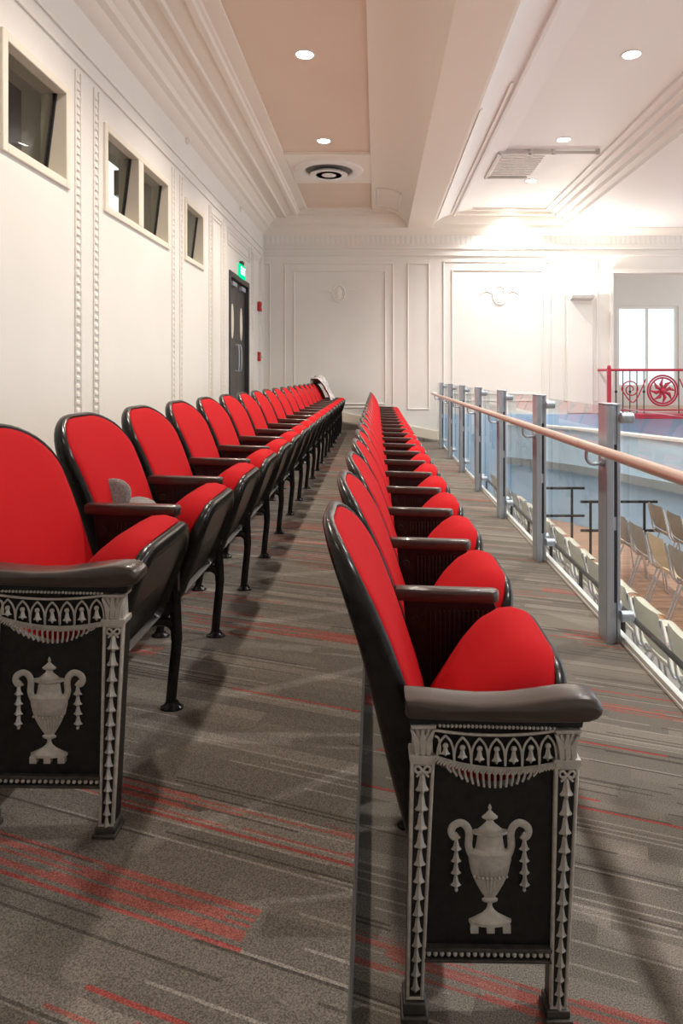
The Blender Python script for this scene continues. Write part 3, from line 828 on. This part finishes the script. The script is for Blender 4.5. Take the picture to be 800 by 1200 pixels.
# recessed downlights
def spot(x, y, z, power, size=136, blend=.75, col=(1, .89, .77), r=.06):
    l = bpy.data.lights.new('downlight_lamp', 'SPOT'); l.energy = power; l.spot_size = math.radians(size); l.spot_blend = blend
    l.color = col; l.shadow_soft_size = r
    o = bpy.data.objects.new('downlight_lamp', l); COL.objects.link(o); o.location = (x, y, z); return o
def downlight(x, y, lab, power, group, **k):
    t = thing('downlight', lab, 'ceiling light', (x, y, HZc), 0, group)
    bm = BM(); lathe(bm, [(.098, .0), (.095, -.008), (.080, -.010), (.074, -.002)], (0, 0, 0), 32); obj('trim_ring', bm, 'fixt', t)
    bm = BM(); lathe(bm, [(.078, -.004), (.0, -.0045)], (0, 0, 0), 32); obj('lens', bm, 'lamp', t)
    s = spot(0, 0, -.03, power, **k); s.parent = t
PWL, PWR = 180, 195
downlight(-.655, 6.24, 'round recessed downlight in the tan ceiling, the larger and nearer of two', PWL, 'left downlights')
downlight(-.66, 8.55, 'round recessed downlight in the tan ceiling just before the diffuser', PWL, 'left downlights')
for y in (3.93, 1.62):
    downlight(-.655, y, 'recessed downlight in the tan ceiling above the near seats, out of view', PWL if y > 2 else 14, 'left downlights out of view')
for y, lab in ((6.24, 'nearest recessed downlight in the white right ceiling bay'), (8.5, 'second recessed downlight in the right ceiling bay, beside the square grille'), (10.3, 'third recessed downlight in the right ceiling bay'), (11.8, 'farthest small downlight in the right ceiling bay by the back wall')):
    downlight(2.33, y, lab, PWR, 'right downlights', col=(1, .975, .955))
for y in (3.93, 1.62):
    downlight(2.33, y, 'recessed downlight in the right ceiling bay, out of view', PWR, 'right downlights out of view', col=(1, .975, .955))

# square ceiling grille
t = thing('ceiling_grille', 'square white ceiling grille with pipe frame in the right ceiling bay', 'vent', (2.2, 9.45, HZc))
bm = BM()
for a, b, c, d_ in ((-.62, .70, -.58, -.54), (-.62, .0, .54, .58), (-.62, -.58, -.54, .54)): box(bm, a, b, c, d_, -.06, -.02)
for a in (-.6, -.2, .1, .68): cyl(bm, (a, -.56, -.06), .03, .06, 'z', 12)
obj('frame', bm, 'greybox', t, bevel=.004)
bm = BM(); box(bm, -.56, .05, -.50, .50, -.03, 0)
for k in range(12): box(bm, -.54, .03, -.48 + k * .082, -.46 + k * .082, -.045, -.03)
obj('grille', bm, 'fixt', t, bevel=.003)

# wall sconce
t = thing('wall_sconce', 'uplight wall sconce on the back wall throwing a bright glow upward', 'lamp', (X(680), FAR, Z(350)))
bm = BM(); prism(bm, [(0, -.03), (-.16, .0), (-.18, .06), (-.165, .06), (-.15, .012), (0, -.012)], 'x', -.19, .19); prism(bm, [(0, -.03), (-.16, 0), (-.18, .06), (0, .06)], 'x', -.20, -.19); prism(bm, [(0, -.03), (-.16, 0), (-.18, .06), (0, .06)], 'x', .19, .20)
obj('housing', bm, 'fixt', t)
bm = BM(); box(bm, -.17, .17, -.13, -.03, .015, .03); obj('lamp_tube', bm, 'sconce_e', t)
l = bpy.data.lights.new('sconce_light', 'AREA'); l.energy = 32; l.size = .32; l.size_y = .12; l.shape = 'RECTANGLE'; l.color = (1, .94, .86)
o = bpy.data.objects.new('sconce_light', l); COL.objects.link(o); o.parent = t; o.location = (0, -.10, .07); o.rotation_euler = (PI, 0, 0)

# ------------------------------------------------------------------ glass railing
gr = thing('glass_railing', 'glass balcony railing with steel posts and round bronze handrail', 'railing', (0, 0, 0))
posts = [1.75 + 1.32 * i for i in range(8)]
PX = 1.060
HXr, HZr = .935, .872
for i, y in enumerate(posts):
    bm = BM()
    box(bm, PX - .045, PX - .012, y - .058, y + .058, .0, 1.06); box(bm, PX + .004, PX + .020, y - .050, y + .050, .0, 1.06)
    box(bm, PX - .045, PX + .020, y - .058, y + .058, 1.052, 1.062); box(bm, PX - .012, PX + .004, y - .046, y + .046, .0, 1.052)
    p = obj('post', bm, 'alu', gr, bevel=.0025)
    bm = BM()
    for z0, z1 in ((.18, .50), (.56, .88)): box(bm, PX - .0105, PX + .0025, y - .049, y - .044, z0, z1)
    obj('slot', bm, 'slot', p)
    for z in (.13, 1.0):
        for s in (-1, 1):
            bm = BM(); cyl(bm, (PX + .010, y + s * .075, z), .024, .055, 'x', 18)
            tube(bm, [(PX + .03, y + s * .045, z), (PX + .03, y + s * .09, z)], .011, 10)
            obj('glass_clamp', bm, 'alu', p, bevel=.003)
for i in range(len(posts)):
    y0 = posts[i] + .062; y1 = posts[i + 1] - .062 if i + 1 < len(posts) else FAR - .02
    bm = BM(); box(bm, PX + .025, PX + .037, y0, y1, .035, 1.04); obj('glass_pane', bm, 'glass', gr, smooth=False)
bm = BM(); box(bm, PX + .025, PX + .037, -.5, posts[0] - .062, .035, 1.04); obj('glass_pane', bm, 'glass', gr, smooth=False)
bm = BM()
tube(bm, smooth_pts([(HXr + .075, 11.62, HZr), (HXr + .02, 11.60, HZr), (HXr, 11.52, HZr)], 4) + [Vector((HXr, 11.3 - k * 1.0, HZr)) for k in range(13)], .0215, 16)
hr = obj('handrail', bm, 'rail', gr)
for y in posts:
    bm = BM()
    tube(bm, smooth_pts([(HXr, y - .03, HZr - .02), (HXr, y - .03, HZr - .055), (HXr + .02, y - .03, HZr - .078), (PX - .06, y - .02, HZr - .078), (PX - .044, y - .01, HZr - .072)], 5), .008, 10)
    cyl(bm, (PX - .058, y - .015, HZr - .072), .022, .014, 'x', 16)
    obj('bracket', bm, 'alu', hr)
bm = BM(); box(bm, 1.0815, 1.132, -2.5, FAR, -.30, .012); tag(obj('metal_kerb', bm, 'kerb', bevel=.004), 'pale metal kerb strip along the foot of the glass railing', 'kerb')
bm = BM(); box(bm, PX + .024, PX + .038, -2.5, FAR, .0125, .034); obj('base_channel', bm, 'kerb', gr, bevel=.003)

# ------------------------------------------------------------------ items on the chairs
# cloth cap stuffed between seat and back of the second left chair
t = thing('cloth_cap', 'grey tweed cloth cap lying on the second chair of the left row', 'cap', (-.80, 2.25, ZL + .50))
bm = BM()
lathe(bm, [(.11 * math.sin(PI * i / 12) * (1 if i > 2 else .9), -.085 * math.cos(PI * i / 12)) for i in range(13)], (0, 0, 0), 28, .80, 1.05)
for v in bm.verts:
    c_ = v.co
    c_.z += .007 * math.sin(c_.x * 60 + c_.y * 25) + .005 * math.sin(c_.y * 70)
    if c_.z > .06: c_.z = .06 + (c_.z - .06) * .4
crown = obj('crown', bm, 'felt', t, ang=80)
bm = BM()
lathe(bm, [(.0, -.008), (.045, -.008), (.058, -.004), (.060, 0), (.058, .004), (.045, .008), (.0, .008)], (0, 0, 0), 24, 1.15, 1)
bmesh.ops.rotate(bm, verts=bm.verts, cent=(0, 0, 0), matrix=Matrix.Rotation(math.radians(68), 3, 'X') @ Matrix.Rotation(.2, 3, 'Z'))
bmesh.ops.translate(bm, verts=bm.verts, vec=(-.055, -.06, .088))
obj('peak', bm, 'felt', t, ang=80)

# jacket over the farthest left chairs
bm = BM(); nU, nV = 34, 22; V = []
yj = 10.95
for i in range(nU):
    a = i / (nU - 1)                # along arc: front bottom -> over the top -> back
    for j in range(nV):
        b = j / (nV - 1)
        y = yj - .34 + .80 * b
        edge = 1 - abs(2 * b - 1) ** 4
        if a < .5:
            s = a / .5; x = -.94 + .20 * (1 - s) ** .8 + .03; z = ZL + .56 + .32 * s
        else:
            s = (a - .5) / .5; x = -1.00 - .05 * s; z = ZL + .88 - .36 * s
        z += .05 * math.sin(b * 9 + a * 3) * (1 if .3 < a < .7 else .5) + .05 * edge * (1 if .3 < a < .7 else .2)
        x += .025 * math.sin(b * 17 + a * 8)
        V.append(bm.verts.new((x, y, z)))
for i in range(nU - 1):
    for j in range(nV - 1): bm.faces.new((V[i * nV + j], V[(i + 1) * nV + j], V[(i + 1) * nV + j + 1], V[i * nV + j + 1]))
bmesh.ops.solidify(bm, geom=bm.faces[:], thickness=.02)
jk = tag(obj('jacket', bm, 'jacket', ang=80), 'pale grey crumpled jacket draped over the farthest chairs of the left row', 'jacket')

# ------------------------------------------------------------------ hall below
T1, T2 = -1.11, -1.24
bm = BM(); box(bm, 1.0, 2.45, -2.5, FAR, T1 - .4, T1); struct('floor_hall_tier', bm, 'tier', smooth=False)
bm = BM(); box(bm, 2.45, 9, -2.5, FAR, T1 - .4, T2); struct('floor_hall', bm, 'wood', smooth=False)
bm = BM(); box(bm, .9, 1.08, -2.5, FAR, T1, -.30); struct('wall_under_balcony', bm, 'wall', smooth=False)
bm = BM(); box(bm, 1.14, 9, FAR - .03, FAR - .002, T1, .48); struct('wall_hall_lower', bm, 'blue', smooth=False)

def hall_chair(label, mat, group):
    t = thing('stacking_chair', label, 'chair', (0, 0, 0), 0, group)
    def sheet(prof, w, th, crown=.012):
        bm = BM(); P = smooth_pts([(a, 0, b) for a, b in prof], 4); n = len(P); m = 9; V = []
        for i, p in enumerate(P):
            ww = w * (1 - .10 * abs(2 * i / (n - 1) - 1) ** 6)
            for j in range(m):
                s = 2 * j / (m - 1) - 1
                V.append(bm.verts.new((p.x - crown * (1 - s * s), ww * s, p.z + (.006 * s * s))))
        for i in range(n - 1):
            for j in range(m - 1): bm.faces.new((V[i * m + j], V[(i + 1) * m + j], V[(i + 1) * m + j + 1], V[i * m + j + 1]))
        bmesh.ops.solidify(bm, geom=bm.faces[:], thickness=th)
        return bm
    obj('backrest', sheet([(-.075, .82), (-.055, .72), (-.02, .60), (.005, .52)], .205, .010), mat, t)
    obj('seat', sheet([(.005, .50), (.02, .462), (.07, .445), (.22, .45), (.36, .462), (.41, .445)], .205, .010, 0), mat, t)
    for s in (-1, 1):
        bm = BM(); y = s * .215
        tube(bm, smooth_pts([(-.07, y, .80), (-.03, y, .62), (.00, y, .48), (.06, y, .435), (.30, y, .44)], 4), .010, 8); obj('frame', bm, 'chrome', t)
        bm = BM(); tube(bm, [(.30, y, .44), (.37, y * 1.05, .012)], .010, 8); tube(bm, [(.37, y * 1.05, .014), (.37, y * 1.05, 0)], .014, 8); obj('leg', bm, 'chrome', t)
        bm = BM(); tube(bm, [(.08, y, .435), (-.07, y * 1.05, .012)], .010, 8); tube(bm, [(-.07, y * 1.05, .014), (-.07, y * 1.05, 0)], .014, 8); obj('leg', bm, 'chrome', t)
    return t
rows = [('behind the black pipe rail', 1.80, T1, 3.35, 14, ['shell_a']),
        ('in second hall row', 2.86, T2, 4.75, 8, ['shell_c', 'shell_b', 'shell_c']),
        ('in outermost hall row', 3.52, T2, 5.85, 6, ['shell_c'])]
proto = {}
for rn, (desc, x, z, y0, n, mats) in enumerate(rows):
    for k in range(n):
        mt = mats[k % len(mats)]; cname = {'shell_a': 'cream', 'shell_b': 'tan', 'shell_c': 'taupe'}[mt]
        lab = '%s stacking chair %s, %s chair from the camera' % (cname, desc, ORD[k])
        g = 'hall chairs ' + desc
        if mt not in proto: t = proto[mt] = hall_chair(lab, mt, g)
        else: t = dup(proto[mt]); t['label'] = lab; t['group'] = g
        t.location = (x, y0 + .52 * k, z); t.rotation_euler = (0, 0, random.uniform(-.04, .04))

# black pipe rail behind the first hall row
pr = thing('pipe_rail', 'long black pipe rail running behind the nearest row of hall chairs', 'railing', (1.66, 0, T1))
bm = BM(); tube(bm, [(0, 2.6, .72), (0, 11.4, .72)], .018, 10); obj('top_bar', bm, 'iron', pr)
bm = BM(); tube(bm, [(0, 2.6, .40), (0, 11.4, .40)], .012, 10); obj('lower_bar', bm, 'iron', pr)
for k in range(10):
    bm = BM(); tube(bm, [(0, 2.7 + k * .95, .72), (0, 2.7 + k * .95, 0)], .016, 10); lathe(bm, [(.04, 0), (.04, .01), (.018, .015)], (0, 2.7 + k * .95, 0), 14); obj('post', bm, 'iron', pr)
def guard(label, x0, x1, y, ztop, ps):
    t = thing('guard_rail', label, 'railing', (x0, y, T2), 0, 'black guard rails in the hall')
    h = ztop - T2
    for nm, zz in (('top_bar', h), ('lower_bar', h - .38)):
        bm = BM(); tube(bm, [(0, 0, zz), (x1 - x0, 0, zz)], .018, 10); obj(nm, bm, 'iron', t)
    for p in ps:
        bm = BM(); tube(bm, [(p - x0, 0, h), (p - x0, 0, 0)], .018, 10); lathe(bm, [(.05, 0), (.05, .01), (.02, .015)], (p - x0, 0, 0), 14); obj('post', bm, 'iron', t)
guard('black pipe guard rail in the hall seen between the second and third posts', 2.25, 2.86, 9.4, -.373, (2.69,))
guard('black pipe guard rail in the hall seen either side of the nearest visible post', 2.69, 3.70, 9.0, -.486, (2.82, 3.53))

# curved balcony front across the hall
pl = [(2.30, 12.05), (2.6, 11.75), (3.1, 11.1), (3.5, 10.3), (3.9, 9.3), (4.35, 8.2)]
P = smooth_pts([(a, b, 0) for a, b in pl], 5)
def sweep(bm, pth, sec):
    """sec: closed list (offset to the right of travel, z)"""
    R = []
    for i, p in enumerate(pth):
        a = pth[max(i - 1, 0)]; b = pth[min(i + 1, len(pth) - 1)]; t = (b - a).normalized(); nrm = Vector((t.y, -t.x, 0))
        R.append([bm.verts.new((p.x + nrm.x * o, p.y + nrm.y * o, z)) for o, z in sec])
    n = len(sec)
    for i in range(len(R) - 1):
        for k in range(n): bm.faces.new((R[i][k], R[i][(k + 1) % n], R[i + 1][(k + 1) % n], R[i + 1][k]))
    bm.faces.new(R[0]); bm.faces.new(R[-1])
bf = thing('balcony_front', 'low curved pale blue balcony front across the hall with a grey lower band', 'balcony', (0, 0, 0))
bm = BM(); sweep(bm, P, [(0, -.26), (0, .30), (-.15, .30), (-.15, -.26)]); obj('fascia', bm, 'fascia', bf)
bm = BM(); sweep(bm, P, [(.03, .30), (.03, .335), (-.18, .335), (-.18, .30)]); obj('top_moulding', bm, 'trimw', bf)
bm = BM(); sweep(bm, P, [(.02, -.38), (.02, -.26), (-.20, -.26), (-.20, -.38)]); obj('lower_band', bm, 'band', bf)
bm = BM(); sweep(bm, P, [(-.10, T2), (-.10, -.38), (-.16, -.38), (-.16, T2)]); obj('lower_wall', bm, 'blue', bf)

# side room behind the opening
bm = BM(); RY = 15.2
wx0, wx1, wz1, wz0 = 5.35, 6.72, 2.72, .9
box(bm, OX, wx0 - .0, RY, RY + .2, .3, 3.6); box(bm, wx1, 9, RY, RY + .2, .3, 3.6); box(bm, wx0, wx1, RY, RY + .2, wz1, 3.6); box(bm, wx0, wx1, RY, RY + .2, .3, wz0)
struct('wall_side_room', bm, 'wall', smooth=False)
bm = BM(); box(bm, OX - .3, OX - .0, FAR + .25, RY + .2, .3, 3.6); struct('wall_side_room_left', bm, 'wall', smooth=False)
bm = BM(); box(bm, OX - .3, 9, FAR, RY + .2, .32, .50); struct('floor_side_room', bm, 'wood', smooth=False)
bm = BM(); box(bm, OX - .3, 9, FAR + .25, RY + .2, 3.6, 3.7); struct('ceiling_side_room', bm, 'ceil', smooth=False)
bm = BM()
for a, b, c, d_ in ((wx0, wx0 + .06, wz0, wz1), (wx1 - .06, wx1, wz0, wz1), (wx0 + .06, wx1 - .06, wz0, wz0 + .06), (wx0 + .06, wx1 - .06, wz1 - .06, wz1), ((wx0 + wx1) / 2 - .02, (wx0 + wx1) / 2 + .02, wz0 + .06, wz1 - .06)):
    box(bm, a, b, RY + .02, RY + .10, c, d_)
w4 = struct('window_4', bm, 'trimw', bevel=.004)
bm = BM(); box(bm, wx0 + .05, wx1 - .05, RY + .05, RY + .056, wz0 + .05, wz1 - .05); obj('pane', bm, 'winglass', w4, smooth=False)

# ornate red balcony rail
rr = thing('ornate_railing', 'small balcony with red scrolled ironwork railing on the far wall', 'railing', (0, 0, 0))
RX0, RX1, RYY = 4.0, 7.4, 11.75
ZB, ZT = .52, 1.27
bm = BM(); box(bm, RX0, RX1, RYY - .03, FAR, ZB - .09, ZB - .01); obj('red_ledge', bm, 'redrail', rr, bevel=.01)
bm = BM(); tube(bm, [(RX0, FAR, ZT), (RX0, RYY, ZT), (RX1, RYY, ZT)], .022, 8); tube(bm, [(RX0, FAR, ZB + .06), (RX0, RYY, ZB + .06), (RX1, RYY, ZB + .06)], .014, 8); obj('frame_bars', bm, 'redrail', rr)
def rpost(x):
    bm = BM(); box(bm, x - .03, x + .03, RYY - .03, RYY + .03, ZB - .02, ZT + .03); bead(bm, (x, RYY, ZT + .05), .035); obj('post', bm, 'redrail', rr)
rpost(RX0); rpost(6.3)
k = 0; x = RX0 + .12
while x < 6.25:
    if abs(x - 4.92) > .28:
        bm = BM(); tube(bm, [(x, RYY, ZB), (x, RYY, ZT)], .009, 6)
        if k % 2 == 0: bead(bm, (x, RYY, (ZB + ZT) / 2), .025)
        obj('baluster', bm, 'iron', rr)
    x += .12; k += 1
bm = BM()
cx, cz = 4.92, (ZB + ZT) / 2 + .02
for r_ in (.26, .22): tube(bm, [(cx + r_ * math.cos(2 * PI * q / 30), RYY - .01, cz + r_ * math.sin(2 * PI * q / 30)) for q in range(31)], .016, 8)
for q in range(8):
    a = q * PI / 4; tube(bm, [(cx + .03 * math.cos(a), RYY - .01, cz + .03 * math.sin(a)), (cx + .12 * math.cos(a + .3), RYY - .02, cz + .12 * math.sin(a + .3)), (cx + .21 * math.cos(a), RYY - .01, cz + .21 * math.sin(a))], [.02, .032, .008], 8)
bead(bm, (cx, RYY - .02, cz), .055)
obj('rosette', bm, 'redrail', rr)
for s in (-1, 1):
    for (bx, w) in ((cx + s * .55, .26),):
        bm = BM()
        sp_ = []
        for q in range(26):
            a = q / 25 * 3.2 * PI; r_ = .16 * (1 - q / 32)
            sp_.append((bx + s * r_ * math.cos(a), RYY - .012, cz + .02 + r_ * math.sin(a)))
        tube(bm, sp_, .011, 6)
        tube(bm, smooth_pts([(bx - s * .26, RYY - .012, cz + .20), (bx - s * .05, RYY - .012, cz - .20), (bx + s * .16, RYY - .012, cz + .02)], 6), .011, 6)
        obj('scroll', bm, 'redrail', rr)

# ------------------------------------------------------------------ light
w = bpy.data.worlds.new('World'); sc.world = w; w.use_nodes = True
nt = w.node_tree; bg = nt.nodes['Background']
bg.inputs[0].default_value = (.82, .91, 1.0, 1); bg.inputs[1].default_value = 1.5

cam = bpy.data.cameras.new('camera'); co = bpy.data.objects.new('camera', cam); COL.objects.link(co)
co.location = (0, 0, EYE); co.rotation_euler = (PI / 2, 0, 0)
cam.sensor_fit = 'HORIZONTAL'; cam.sensor_width = 36; cam.lens = 36
cam.shift_x = -41 / 800; cam.shift_y = -161 / 800
cam.clip_start = .02
sc.camera = co
vs = sc.view_settings
vs.view_transform = 'Standard'; vs.look = 'None'; vs.gamma = 1; vs.use_curve_mapping = False
vs.exposure = 0.42
